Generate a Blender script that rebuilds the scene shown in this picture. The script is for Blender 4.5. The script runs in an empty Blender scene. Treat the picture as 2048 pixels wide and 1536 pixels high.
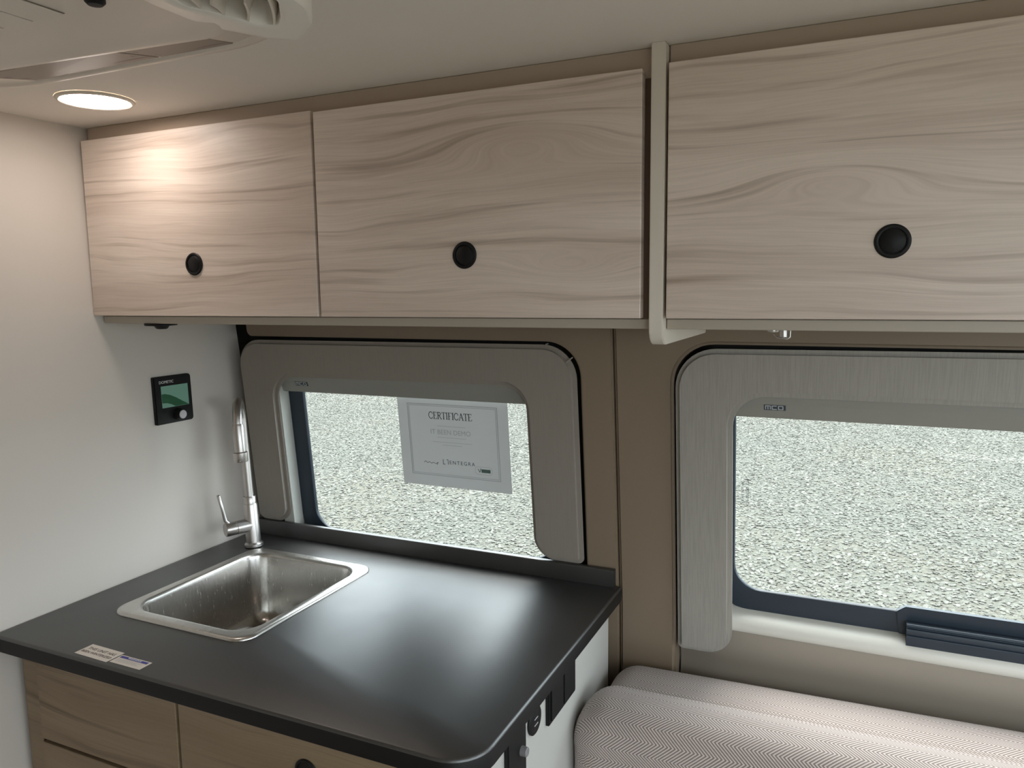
import bpy, bmesh, math, random
from math import sin, cos, pi, radians, sqrt
from mathutils import Vector, Matrix

random.seed(7)
SC = bpy.context.scene
COL = SC.collection

# ------------------------------------------------------------------ camera
F_PX, YAW, PITCH, ROLL = 1537.4, 0.4305, 0.1226, 0.0118
fwd = Vector((-sin(YAW) * cos(PITCH), cos(YAW) * cos(PITCH), -sin(PITCH)))
r0 = Vector((cos(YAW), sin(YAW), 0))
d0 = fwd.cross(r0)
rt = r0 * cos(ROLL) + d0 * sin(ROLL)
dn = -r0 * sin(ROLL) + d0 * cos(ROLL)
cam = bpy.data.cameras.new('camera')
cam.sensor_fit = 'HORIZONTAL'
cam.sensor_width = 36.0
cam.lens = F_PX * 36.0 / 2048.0
cam.clip_start = 0.02
cam.clip_end = 300
camo = bpy.data.objects.new('camera', cam)
camo.matrix_world = Matrix((
    (rt.x, -dn.x, -fwd.x, 1.39212),
    (rt.y, -dn.y, -fwd.y, -0.80328),
    (rt.z, -dn.z, -fwd.z, 1.5),
    (0, 0, 0, 1)))
COL.objects.link(camo)
SC.camera = camo

# ------------------------------------------------------------------ light
SKY = 5.2                     # overcast sky
LAMP = 27.0                   # LED ceiling lamps
w = bpy.data.worlds.new('overcast_sky')
SC.world = w
w.use_nodes = True
bg = w.node_tree.nodes['Background']
bg.inputs[0].default_value = (0.84, 0.94, 1.0, 1)
bg.inputs[1].default_value = SKY
SC.view_settings.view_transform = 'Standard'
SC.view_settings.look = 'None'
SC.view_settings.gamma = 1
SC.view_settings.use_curve_mapping = False
SC.view_settings.exposure = 0.18
SC.cycles.max_bounces = 10
SC.cycles.diffuse_bounces = 6


sun = bpy.data.lights.new('hazy_sun', 'SUN')
sun.energy = 4.2
sun.angle = radians(40)
sun.color = (1.0, 0.97, 0.92)
suno = bpy.data.objects.new('hazy_sun', sun)
suno.rotation_euler = Vector((-0.08, 0.50, 0.86)).to_track_quat('Z', 'Y').to_euler()
COL.objects.link(suno)


def portal(name, loc, rot, sx, sy):
    """sampling portal for an opening of the van shell (emits nothing itself)"""
    li = bpy.data.lights.new(name, 'AREA')
    li.shape = 'RECTANGLE'
    li.size, li.size_y = sx, sy
    li.cycles.is_portal = True
    o = bpy.data.objects.new(name, li)
    o.location = loc
    o.rotation_euler = rot
    COL.objects.link(o)


portal('portal_side_opening', (2.20, -1.17, 1.05), (radians(90), 0, 0), 1.1, 1.20)
portal('portal_windshield', (2.93, -0.2, 1.2), (0, radians(90), 0), 0.9, 1.4)
portal('portal_window_left', (0.485, 0.74, 1.10), (radians(-90), 0, 0), 0.75, 0.5)
portal('portal_window_right', (1.495, 0.74, 1.10), (radians(-90), 0, 0), 0.75, 0.5)


# ------------------------------------------------------------------ materials
def S(r, g, b):
    """sRGB 0-255 to linear"""
    f = lambda c: (c / 255 / 12.92) if c / 255 <= 0.04045 else ((c / 255 + 0.055) / 1.055) ** 2.4
    return (f(r), f(g), f(b), 1)


class NT:
    def __init__(s, name):
        s.m = bpy.data.materials.new(name)
        s.m.use_nodes = True
        s.t = s.m.node_tree
        s.b = s.t.nodes['Principled BSDF']
        s.out = s.t.nodes['Material Output']

    def n(s, kind, **kw):
        x = s.t.nodes.new(kind)
        for k, v in kw.items():
            setattr(x, k, v)
        return x

    def l(s, a, b):
        s.t.links.new(a, b)

    def math(s, op, a, b=None, c=None):
        x = s.n('ShaderNodeMath', operation=op)
        for i, v in enumerate((a, b, c)):
            if v is None:
                continue
            if hasattr(v, 'links'):
                s.l(v, x.inputs[i])
            else:
                x.inputs[i].default_value = v
        return x.outputs[0]

    def noise(s, vec, scale, detail=3, rough=0.5, dist=0.0):
        x = s.n('ShaderNodeTexNoise')
        x.inputs['Scale'].default_value = scale
        x.inputs['Detail'].default_value = detail
        x.inputs['Roughness'].default_value = rough
        x.inputs['Distortion'].default_value = dist
        if vec is not None:
            s.l(vec, x.inputs['Vector'])
        return x

    def ramp(s, fac, stops):
        x = s.n('ShaderNodeValToRGB')
        e = x.color_ramp.elements
        e[0].position, e[0].color = stops[0]
        e[1].position, e[1].color = stops[-1]
        for p, c in stops[1:-1]:
            k = e.new(p)
            k.color = c
        s.l(fac, x.inputs[0])
        return x.outputs[0]

    def mix(s, fac, a, b, mode='MIX'):
        x = s.n('ShaderNodeMix', data_type='RGBA', blend_type=mode)
        for sock, v in ((x.inputs[0], fac), (x.inputs[6], a), (x.inputs[7], b)):
            if hasattr(v, 'links'):
                s.l(v, sock)
            else:
                sock.default_value = v
        return x.outputs[2]

    def bump(s, h, strength=0.2, dist=0.001):
        x = s.n('ShaderNodeBump')
        x.inputs['Strength'].default_value = strength
        x.inputs['Distance'].default_value = dist
        s.l(h, x.inputs['Height'])
        s.l(x.outputs[0], s.b.inputs['Normal'])


def plain(name, col, rough=0.5, metal=0.0, ior=1.5, grain=0.0, gscale=400, var=0.0, vscale=3.0):
    t = NT(name)
    t.b.inputs['Base Color'].default_value = col
    t.b.inputs['Roughness'].default_value = rough
    t.b.inputs['Metallic'].default_value = metal
    t.b.inputs['IOR'].default_value = ior
    tc = t.n('ShaderNodeTexCoord')
    if grain:
        nz = t.noise(tc.outputs['Object'], gscale, 2)
        t.bump(nz.outputs[0], grain, 0.0006)
    if var:
        nz2 = t.noise(tc.outputs['Object'], vscale, 4, 0.6)
        dark = tuple(c * (1 - var) for c in col[:3]) + (1,)
        t.l(t.ramp(nz2.outputs[0], [(0.3, dark), (0.7, col)]), t.b.inputs['Base Color'])
    return t.m


def wood(name, knots=(), seed=0.0, tone=1.0, warm=0.0, tint=None):
    """pale elm-like laminate: long horizontal grain, a few arched figures"""
    t = NT(name)
    tc = t.n('ShaderNodeTexCoord')
    sp = t.n('ShaderNodeSeparateXYZ')
    t.l(tc.outputs['Object'], sp.inputs[0])
    X, Z = sp.outputs[0], sp.outputs[2]
    # slow waviness of the grain
    cw = t.n('ShaderNodeCombineXYZ')
    t.l(t.math('MULTIPLY', X, 2.2), cw.inputs[0])
    t.l(t.math('MULTIPLY', Z, 7.0), cw.inputs[2])
    cw.inputs[1].default_value = seed
    wv = t.noise(cw.outputs[0], 1.0, 2, 0.5)
    g = t.math('ADD', Z, t.math('MULTIPLY', t.math('SUBTRACT', wv.outputs[0], 0.5), 0.055))
    for (kx, kz, sx, sz, a) in knots:
        dx = t.math('DIVIDE', t.math('SUBTRACT', X, kx), sx)
        dz = t.math('DIVIDE', t.math('SUBTRACT', Z, kz), sz)
        e = t.math('POWER', 2.718, t.math('MULTIPLY', t.math('ADD', t.math('MULTIPLY', dx, dx), t.math('MULTIPLY', dz, dz)), -1.0))
        g = t.math('ADD', g, t.math('MULTIPLY', e, a))

    def layer(sx, sz, off, detail, rough):
        c = t.n('ShaderNodeCombineXYZ')
        t.l(t.math('MULTIPLY', X, sx), c.inputs[0])
        t.l(t.math('MULTIPLY', g, sz), c.inputs[2])
        c.inputs[1].default_value = seed + off
        return t.noise(c.outputs[0], 1.0, detail, rough).outputs[0]
    broad = layer(1.3, 17, 3.1, 2, 0.45)
    streak = layer(1.9, 66, 9.7, 3, 0.55)
    fine = layer(9.0, 420, 5.2, 3, 0.6)
    k = tone
    c1 = (0.80 * k, 0.690 * k, (0.612 - 0.06 * warm) * k, 1)
    c2 = (0.67 * k, 0.558 * k, (0.485 - 0.06 * warm) * k, 1)
    c3 = (0.40 * k, 0.305 * k, (0.245 - 0.05 * warm) * k, 1)
    base = t.ramp(broad, [(0.36, c2), (0.62, c1)])
    sfac = t.ramp(streak, [(0.54, (0, 0, 0, 1)), (0.72, (1, 1, 1, 1))])
    col = t.mix(t.math('MULTIPLY', sfac, 0.85), base, c3)
    ff = t.ramp(fine, [(0.35, (0.90, 0.89, 0.88, 1)), (0.65, (1, 1, 1, 1))])
    col = t.mix(1.0, col, ff, 'MULTIPLY')
    if tint:
        col = t.mix(1.0, col, tint, 'MULTIPLY')
    t.l(col, t.b.inputs['Base Color'])
    t.b.inputs['Roughness'].default_value = 0.42
    t.bump(fine, 0.25, 0.0006)
    return t.m


def fabric_herringbone(name):
    t = NT(name)
    uv = t.n('ShaderNodeUVMap')
    sp = t.n('ShaderNodeSeparateXYZ')
    t.l(uv.outputs[0], sp.inputs[0])
    U, V = sp.outputs[0], sp.outputs[1]
    zig = t.math('PINGPONG', V, 0.023)
    ph = t.math('MULTIPLY', t.math('ADD', U, t.math('MULTIPLY', zig, 1.15)), 2 * pi / 0.0062)
    st = t.math('ADD', t.math('MULTIPLY', t.math('SINE', ph), 0.5), 0.5)
    tc = t.n('ShaderNodeTexCoord')
    nz = t.noise(tc.outputs['Object'], 900, 2)
    v = t.math('ADD', t.math('MULTIPLY', st, 0.8), t.math('MULTIPLY', t.math('SUBTRACT', nz.outputs[0], 0.5), 0.5))
    t.l(t.ramp(v, [(0.15, S(122, 107, 101)), (0.75, S(198, 186, 180))]), t.b.inputs['Base Color'])
    t.b.inputs['Roughness'].default_value = 0.9
    t.b.inputs['Sheen Weight'].default_value = 0.25
    t.bump(v, 0.35, 0.0012)
    return t.m


def linen(name, col, k=0.95, bs=0.14):
    """embossed vinyl wallcovering of the window surrounds: fine vertical threads"""
    t = NT(name)
    tc = t.n('ShaderNodeTexCoord')
    mp = t.n('ShaderNodeMapping')
    mp.inputs['Scale'].default_value = (420, 60, 16)
    t.l(tc.outputs['Object'], mp.inputs[0])
    a = t.noise(mp.outputs[0], 1.0, 3, 0.6)
    mp2 = t.n('ShaderNodeMapping')
    mp2.inputs['Scale'].default_value = (26, 60, 420)
    t.l(tc.outputs['Object'], mp2.inputs[0])
    b = t.noise(mp2.outputs[0], 1.0, 2, 0.5)
    h = t.math('ADD', a.outputs[0], t.math('MULTIPLY', b.outputs[0], 0.3))
    dk = tuple(c * k for c in col[:3]) + (1,)
    t.l(t.ramp(a.outputs[0], [(0.38, dk), (0.6, col)]), t.b.inputs['Base Color'])
    t.b.inputs['Roughness'].default_value = 0.55
    t.bump(h, bs, 0.0006)
    return t.m


def brushed(name, rough=0.28, col=(0.62, 0.60, 0.57, 1), axis=0):
    t = NT(name)
    t.b.inputs['Base Color'].default_value = col
    t.b.inputs['Metallic'].default_value = 1
    tc = t.n('ShaderNodeTexCoord')
    mp = t.n('ShaderNodeMapping')
    sc = [700, 700, 700]
    sc[axis] = 12
    mp.inputs['Scale'].default_value = sc
    t.l(tc.outputs['Object'], mp.inputs[0])
    a = t.noise(mp.outputs[0], 1.0, 2, 0.6)
    t.l(t.math('ADD', t.math('MULTIPLY', a.outputs[0], 0.16), rough - 0.08), t.b.inputs['Roughness'])
    t.bump(a.outputs[0], 0.05, 0.0003)
    return t.m


def emit(name, col, st):
    t = NT(name)
    t.b.inputs['Base Color'].default_value = col
    t.b.inputs['Emission Color'].default_value = col
    t.b.inputs['Emission Strength'].default_value = st
    return t.m


def glass(name, tint):
    t = NT(name)
    tr = t.n('ShaderNodeBsdfTransparent')
    tr.inputs[0].default_value = tint
    gl = t.n('ShaderNodeBsdfGlossy')
    gl.inputs['Roughness'].default_value = 0.02
    lw = t.n('ShaderNodeLayerWeight')
    lw.inputs[0].default_value = 0.5
    fr = t.math('ADD', t.math('MULTIPLY', t.math('POWER', lw.outputs['Facing'], 5.0), 0.6), 0.035)
    mx = t.n('ShaderNodeMixShader')
    t.l(fr, mx.inputs[0])
    t.l(tr.outputs[0], mx.inputs[1])
    t.l(gl.outputs[0], mx.inputs[2])
    t.l(mx.outputs[0], t.out.inputs[0])
    return t.m


def paper(name, col):
    """sheet that lets some light through from behind"""
    t = NT(name)
    t.b.inputs['Base Color'].default_value = col
    t.b.inputs['Roughness'].default_value = 0.7
    tl = t.n('ShaderNodeBsdfTranslucent')
    tl.inputs[0].default_value = col
    mx = t.n('ShaderNodeMixShader')
    mx.inputs[0].default_value = 0.16
    t.l(t.b.outputs[0], mx.inputs[1])
    t.l(tl.outputs[0], mx.inputs[2])
    t.l(mx.outputs[0], t.out.inputs[0])
    return t.m


def gravel_ground(name):
    t = NT(name)
    tc = t.n('ShaderNodeTexCoord')
    v1 = t.n('ShaderNodeTexVoronoi')
    v1.inputs['Scale'].default_value = 34
    t.l(tc.outputs['Object'], v1.inputs['Vector'])
    v2 = t.n('ShaderNodeTexVoronoi')
    v2.inputs['Scale'].default_value = 75
    t.l(tc.outputs['Object'], v2.inputs['Vector'])
    sx = t.n('ShaderNodeSeparateColor')
    t.l(v1.outputs['Color'], sx.inputs[0])
    big = t.noise(tc.outputs['Object'], 0.55, 4, 0.6)
    c = t.ramp(sx.outputs[0], [(0.0, (0.098, 0.086, 0.072, 1)), (0.3, (0.115, 0.113, 0.096, 1)), (1.0, (0.152, 0.147, 0.124, 1))])
    c2 = t.ramp(big.outputs[0], [(0.3, (0.86, 0.92, 0.90, 1)), (0.7, (1.06, 1.02, 0.92, 1))])
    c = t.mix(1.0, c, c2, 'MULTIPLY')
    t.l(c, t.b.inputs['Base Color'])
    t.b.inputs['Roughness'].default_value = 0.9
    h = t.math('ADD', v1.outputs['Distance'], t.math('MULTIPLY', v2.outputs['Distance'], 0.5))
    t.bump(h, 0.9, -0.03)
    return t.m


def stone_mat(name):
    t = NT(name)
    oi = t.n('ShaderNodeObjectInfo')
    c = t.ramp(oi.outputs['Random'], [(0.0, (0.075, 0.074, 0.063, 1)), (0.2, (0.115, 0.113, 0.094, 1)),
                                      (0.8, (0.137, 0.133, 0.112, 1)), (1.0, (0.184, 0.179, 0.154, 1))])
    t.l(c, t.b.inputs['Base Color'])
    t.b.inputs['Roughness'].default_value = 0.85
    return t.m


M = {}
M['partition'] = plain('pale_wall_panel', S(206, 198, 190), 0.5, grain=0.05, gscale=900)
M['ceiling'] = plain('ceiling_liner', S(236, 230, 222), 0.75, grain=0.12, gscale=700)
M['floor'] = plain('vinyl_floor', S(120, 104, 90), 0.5, var=0.25, vscale=6)
M['taupe'] = plain('taupe_wall_trim', S(128, 112, 94), 0.5, grain=0.08, gscale=800)
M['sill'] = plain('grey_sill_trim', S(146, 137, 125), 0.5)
M['pad'] = linen('surround_vinyl', S(140, 132, 123))
M['pad2'] = linen('surround_linen_lit', S(153, 148, 140), 0.88, 0.3)  # same grey as the left surround, lightened for the stronger light on the right
M['cassette'] = plain('grey_shade_cassette', S(142, 140, 133), 0.4)
M['reveal'] = plain('light_grey_reveal', S(176, 176, 170), 0.45)
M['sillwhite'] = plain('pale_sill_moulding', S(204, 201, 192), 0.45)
M['black'] = plain('black_plastic', S(11, 11, 12), 0.5, ior=1.38, grain=0.1, gscale=1200)
M['frame'] = plain('dark_window_frame', S(32, 43, 54), 0.42)
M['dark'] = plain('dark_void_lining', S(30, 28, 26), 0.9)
M['skin'] = plain('outer_van_skin', S(200, 200, 198), 0.4)
M['cream'] = plain('cream_panel', S(218, 210, 198), 0.45)
M['carcass'] = plain('grey_carcass', S(176, 166, 152), 0.5)
M['gap'] = plain('brown_carcass_edge', S(96, 78, 64), 0.6)
M['side'] = plain('light_side_panel', S(174, 172, 167), 0.5)
M['rail'] = plain('taupe_rail', S(178, 162, 146), 0.6)
M['acwhite'] = plain('ac_white_plastic', S(222, 214, 203), 0.38)
M['outletlit'] = plain('ac_outlet_lit', S(240, 236, 229), 0.35)  # paler than the housing: light falling on the outlet is put into the colour
M['acgrey'] = plain('ac_grey_vent', S(146, 133, 121), 0.5)
M['acdark'] = plain('ac_dark_slot', S(130, 118, 107), 0.6)
M['steel'] = brushed('brushed_steel', 0.30, axis=1)
M['steelbasin'] = brushed('basin_steel', 0.24, (0.50, 0.48, 0.455, 1), axis=2)
M['chrome'] = plain('satin_nickel', (0.56, 0.53, 0.51, 1), 0.34, 1.0)
M['glass'] = glass('window_glass', (0.97, 0.985, 0.98, 1))
M['paper'] = paper('certificate_paper', S(216, 218, 218))
M['ink'] = plain('printed_ink', S(60, 66, 74), 0.8)
M['inkpale'] = plain('pale_ink', S(176, 179, 182), 0.8)
M['inkgreen'] = plain('green_ink', S(84, 104, 98), 0.8)
M['card'] = plain('white_card', S(226, 216, 206), 0.6)
M['blue'] = plain('blue_print', S(66, 66, 150), 0.6)
M['cardink'] = plain('grey_print', S(96, 88, 84), 0.7)
M['white'] = plain('white_print', S(225, 225, 225), 0.6)
M['knobgrey'] = plain('grey_knob', S(188, 184, 190), 0.45)
M['screen'] = emit('panel_screen', S(88, 122, 108), 0.30)
M['screendark'] = emit('panel_screen_band', S(22, 74, 44), 0.12)
M['lamp'] = emit('led_lens', (1.0, 0.89, 0.81, 1), LAMP)
M['fabric'] = fabric_herringbone('herringbone_fabric')
M['seam'] = plain('seam_thread', S(150, 140, 134), 0.9)
M['gravel'] = gravel_ground('gravel_ground')
M['stone'] = stone_mat('gravel_stone')

# black laminate worktop
t = NT('black_laminate')
tc = t.n('ShaderNodeTexCoord')
nz = t.noise(tc.outputs['Object'], 14, 6, 0.65)
t.l(t.ramp(nz.outputs[0], [(0.3, S(15, 15, 15)), (0.7, S(29, 28, 27))]), t.b.inputs['Base Color'])
t.b.inputs['IOR'].default_value = 2.05
nz2 = t.noise(tc.outputs['Object'], 1100, 2)
t.l(t.math('ADD', t.math('MULTIPLY', nz.outputs[0], 0.08), 0.39), t.b.inputs['Roughness'])
t.bump(nz2.outputs[0], 0.12, 0.0004)
M['worktop'] = t.m
M['edge'] = plain('black_edge_band', S(13, 12, 12), 0.5, ior=1.4)
M['switchknob'] = plain('dark_grey_knob', S(120, 118, 118), 0.45)


# ------------------------------------------------------------------ mesh helpers
class G:
    """collects geometry into one bmesh"""

    def __init__(s):
        s.bm = bmesh.new()

    def take(s, tmp, mat=None):
        if mat is not None:
            bmesh.ops.transform(tmp, matrix=mat, verts=tmp.verts)
        me = bpy.data.meshes.new('tmp')
        tmp.to_mesh(me)
        s.bm.from_mesh(me)
        bpy.data.meshes.remove(me)
        tmp.free()
        return s

    def box(s, x0, x1, y0, y1, z0, z1, bev=0.0, seg=2):
        b = bmesh.new()
        bmesh.ops.create_cube(b, size=1)
        for v in b.verts:
            v.co = Vector((x0 + (v.co.x + .5) * (x1 - x0), y0 + (v.co.y + .5) * (y1 - y0), z0 + (v.co.z + .5) * (z1 - z0)))
        if bev:
            bmesh.ops.bevel(b, geom=b.edges[:], offset=bev, segments=seg, affect='EDGES', clamp_overlap=True)
        return s.take(b)

    def prism(s, pts, a0, a1, axis='y', bev=0.0, bev_back=0.0, seg=2):
        """pts: closed outline; axis y: (x,z) plane, axis z: (x,y), axis x: (y,z). a0 is the front"""
        b = bmesh.new()

        def P(p, a):
            return {'y': (p[0], a, p[1]), 'z': (p[0], p[1], a), 'x': (a, p[0], p[1])}[axis]
        f0 = b.faces.new([b.verts.new(P(p, a0)) for p in pts])
        f1 = b.faces.new([b.verts.new(P(p, a1)) for p in reversed(pts)])
        v0 = list(f0.verts)
        v1 = list(reversed(f1.verts))
        n = len(pts)
        for i in range(n):
            b.faces.new((v0[i], v1[i], v1[(i + 1) % n], v0[(i + 1) % n]))
        bmesh.ops.recalc_face_normals(b, faces=b.faces[:])
        if bev:
            bmesh.ops.bevel(b, geom=list(f0.edges), offset=bev, segments=seg, affect='EDGES', clamp_overlap=False)
        if bev_back:
            bmesh.ops.bevel(b, geom=list(f1.edges), offset=bev_back, segments=seg, affect='EDGES', clamp_overlap=False)
        return s.take(b)

    def lathe(s, prof, loc=(0, 0, 0), axis='z', n=32, rot=None):
        """prof: (r, h) list revolved about local z"""
        b = bmesh.new()
        rings = []
        for r, h in prof:
            if r < 1e-6:
                rings.append([b.verts.new((0, 0, h))])
            else:
                rings.append([b.verts.new((r * cos(2 * pi * i / n), r * sin(2 * pi * i / n), h)) for i in range(n)])
        for A, B in zip(rings, rings[1:]):
            if len(A) == 1 and len(B) == 1:
                continue
            for i in range(n):
                j = (i + 1) % n
                if len(A) == 1:
                    b.faces.new((A[0], B[j], B[i]))
                elif len(B) == 1:
                    b.faces.new((A[i], A[j], B[0]))
                else:
                    b.faces.new((A[i], A[j], B[j], B[i]))
        bmesh.ops.recalc_face_normals(b, faces=b.faces[:])
        m = Matrix.Translation(loc)
        if rot is not None:
            m = m @ rot
        elif axis == 'y':      # h grows towards -y
            m = m @ Matrix.Rotation(pi / 2, 4, 'X')
        elif axis == 'x':
            m = m @ Matrix.Rotation(pi / 2, 4, 'Y')
        return s.take(b, m)

    def tube(s, path, rad, n=14, cap=True):
        b = bmesh.new()
        path = [Vector(p) for p in path]
        rads = rad if isinstance(rad, (list, tuple)) else [rad] * len(path)
        rings = []
        up = Vector((0.3, 0.2, 0.93)).normalized()
        for i, p in enumerate(path):
            d = (path[min(i + 1, len(path) - 1)] - path[max(i - 1, 0)]).normalized()
            a = d.cross(up)
            if a.length < 1e-3:
                a = d.cross(Vector((1, 0, 0)))
            a.normalize()
            c = d.cross(a)
            up = a.cross(d)
            rings.append([b.verts.new(p + (a * cos(2 * pi * k / n) + c * sin(2 * pi * k / n)) * rads[i]) for k in range(n)])
        for A, B in zip(rings, rings[1:]):
            for k in range(n):
                b.faces.new((A[k], A[(k + 1) % n], B[(k + 1) % n], B[k]))
        if cap:
            b.faces.new(rings[0])
            b.faces.new(rings[-1])
        bmesh.ops.recalc_face_normals(b, faces=b.faces[:])
        return s.take(b)

    def rings(s, rs, cap0=False, cap1=False, closed=True):
        """loft through rings of equal point count"""
        b = bmesh.new()
        R = [[b.verts.new(p) for p in r] for r in rs]
        for A, B in zip(R, R[1:]):
            n = len(A)
            for k in range(n if closed else n - 1):
                b.faces.new((A[k], A[(k + 1) % n], B[(k + 1) % n], B[k]))
        if cap0:
            b.faces.new(R[0])
        if cap1:
            b.faces.new(R[-1])
        bmesh.ops.recalc_face_normals(b, faces=b.faces[:])
        return s.take(b)

    def fill(s, outer, holes=(), flip=False):
        """flat face with holes (lists of 3D points)"""
        b = bmesh.new()
        es = []
        for loop in [outer] + list(holes):
            ded = [p for i, p in enumerate(loop) if (Vector(p) - Vector(loop[i - 1])).length > 1e-6]
            vs = [b.verts.new(p) for p in ded]
            for i in range(len(vs)):
                es.append(b.edges.new((vs[i], vs[(i + 1) % len(vs)])))
        bmesh.ops.triangle_fill(b, use_beauty=True, use_dissolve=False, edges=es)
        if flip:
            bmesh.ops.reverse_faces(b, faces=b.faces[:])
        return s.take(b)

    def warp(s, fn, cuts=None):
        """bend: cut at z levels, then move every vertex"""
        if cuts:
            for z in cuts:
                bmesh.ops.bisect_plane(s.bm, geom=s.bm.verts[:] + s.bm.edges[:] + s.bm.faces[:], plane_co=(0, 0, z), plane_no=(0, 0, 1))
        for v in s.bm.verts:
            v.co = fn(v.co)
        return s


WLOC = {}


def obj(name, g, mat, parent=None, loc=None, smooth=35, mats=None):
    bm = g.bm if isinstance(g, G) else g
    base = WLOC[parent.name] if parent else Vector(loc or (0, 0, 0))
    if base.length:
        bmesh.ops.translate(bm, verts=bm.verts, vec=-base)
    bmesh.ops.remove_doubles(bm, verts=bm.verts, dist=1e-6)
    me = bpy.data.meshes.new(name)
    bm.to_mesh(me)
    bm.free()
    me.materials.append(M[mat] if isinstance(mat, str) else mat)
    for x in (mats or []):
        me.materials.append(M[x] if isinstance(x, str) else x)
    if smooth:
        me.shade_smooth()
        me.set_sharp_from_angle(angle=radians(smooth))
    o = bpy.data.objects.new(name, me)
    COL.objects.link(o)
    if parent:
        o.parent = parent
    else:
        o.location = base
    WLOC[o.name] = base.copy()
    return o


def thing(name, label, cat, loc, group=None):
    o = bpy.data.objects.new(name, None)
    o.empty_display_size = 0.05
    o.location = loc
    COL.objects.link(o)
    WLOC[o.name] = Vector(loc)
    tag(o, label, cat, group)
    return o


def tag(o, label=None, cat=None, group=None, kind=None):
    if label:
        o['label'] = label
    if cat:
        o['category'] = cat
    if group:
        o['group'] = group
    if kind:
        o['kind'] = kind
    return o


def struct(o):
    o['kind'] = 'structure'
    return o


def sgroup(name, loc):
    o = bpy.data.objects.new(name, None)
    o.empty_display_size = 0.05
    o.location = loc
    COL.objects.link(o)
    WLOC[o.name] = Vector(loc)
    o['kind'] = 'structure'
    return o


def rpoly(vs, seg=8):
    """polygon with rounded corners from (x, y, r)"""
    out = []
    n = len(vs)
    for i in range(n):
        p = Vector(vs[i][:2])
        r = vs[i][2]
        if r <= 1e-6:
            out.append(tuple(p))
            continue
        a = (Vector(vs[i - 1][:2]) - p).normalized()
        c = (Vector(vs[(i + 1) % n][:2]) - p).normalized()
        ang = a.angle(c)
        d = r / math.tan(ang / 2)
        ctr = p + (a + c).normalized() * (r / sin(ang / 2))
        s, e = p + a * d - ctr, p + c * d - ctr
        a0 = math.atan2(s.y, s.x)
        da = math.atan2(e.y, e.x) - a0
        while da > pi:
            da -= 2 * pi
        while da < -pi:
            da += 2 * pi
        for k in range(seg + 1):
            t = a0 + da * k / seg
            out.append((ctr.x + r * cos(t), ctr.y + r * sin(t)))
    return out


def rrect(x0, x1, y0, y1, r, inset=0.0, seg=8):
    """rounded rectangle, r single or (x0y0, x1y0, x1y1, x0y1); same point count for any inset"""
    rs = r if isinstance(r, (list, tuple)) else [r] * 4
    out = []
    cs = ((x0, y0, 1, 1, pi), (x1, y0, -1, 1, 1.5 * pi), (x1, y1, -1, -1, 0), (x0, y1, 1, -1, 0.5 * pi))
    for (x, y, sx, sy, a), rr in zip(cs, rs):
        cx, cy = x + sx * rr, y + sy * rr
        q = rr - inset
        for k in range(seg + 1):
            t = a + k * pi / 2 / seg
            if q >= 0:
                out.append((cx + q * cos(t), cy + q * sin(t)))
            else:
                out.append((x + sx * inset, y + sy * inset))
    return out


def at_z(pts, z):
    return [(p[0], p[1], z) for p in pts]


def text_mesh(body, size, align='CENTER', spacing=1.0, depth=0.0003):
    cu = bpy.data.curves.new('text', 'FONT')
    cu.body = body
    cu.size = size
    cu.align_x = align
    cu.align_y = 'CENTER'
    cu.space_character = spacing
    cu.extrude = depth / 2
    cu.resolution_u = 3
    o = bpy.data.objects.new('text', cu)
    COL.objects.link(o)
    dg = bpy.context.evaluated_depsgraph_get()
    me = bpy.data.meshes.new_from_object(o.evaluated_get(dg))
    b = bmesh.new()
    b.from_mesh(me)
    bpy.data.meshes.remove(me)
    bpy.data.objects.remove(o)
    bpy.data.curves.remove(cu)
    return b


def strokes(paths, wd, depth=0.0003):
    """flat bars along 2D polylines: letters in the xy plane. each path is ((x,y)...), optional width"""
    g = G()
    for p in paths:
        ww = wd
        if isinstance(p[0], (int, float)):
            ww, p = wd * p[0], p[1]
        for a, c in zip(p, p[1:]):
            a, c = Vector(a), Vector(c)
            d = c - a
            if d.length < 1e-9:
                continue
            n = Vector((-d.y, d.x)).normalized() * ww / 2
            e = d.normalized() * ww * 0.25
            q = [a - e + n, a - e - n, c + e - n, c + e + n]
            b = bmesh.new()
            vs = [b.verts.new((v.x, v.y, depth)) for v in q]
            b.faces.new(vs)
            if b.faces[:][0].normal.z < 0:
                bmesh.ops.reverse_faces(b, faces=b.faces[:])
            g.take(b)
    return g


def arc2(cx, cy, rx, ry, a0, a1, n=10):
    return [(cx + rx * cos(radians(a0 + (a1 - a0) * i / n)), cy + ry * sin(radians(a0 + (a1 - a0) * i / n))) for i in range(n + 1)]


# ------------------------------------------------------------------ the leaning side wall
def wy(z):
    """y of the inner wall trim at height z"""
    return 0.6465 - 0.1 * (z - 0.936) if z > 0.86 else 0.6541 + 0.03 * (0.86 - z)


def pady(z):
    return 0.633 - 0.1 * (z - 0.936)


def lean(co):          # local y = offset behind the pad plane
    return Vector((co.x, pady(co.z) + co.y, co.z))


def lean_wall(co):
    return Vector((co.x, wy(co.z) + co.y, co.z))


ZC = [0.5, 0.6, 0.7, 0.78, 0.84, 0.86, 0.88, 0.92, 1.0, 1.2, 1.5]
ZT = 0.90              # worktop
CEIL = 1.8255
PX = lambda z: -0.030 * (z - 0.9)      # partition leans slightly


# ------------------------------------------------------------------ structure
g = G().box(-0.6, 2.96, -1.22, 0.80, -0.06, 0.0)
struct(obj('floor', g, 'floor'))
g = G().box(-0.6, 2.96, -1.22, 0.80, CEIL, CEIL + 0.05)
struct(obj('ceiling', g, 'ceiling'))
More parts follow.
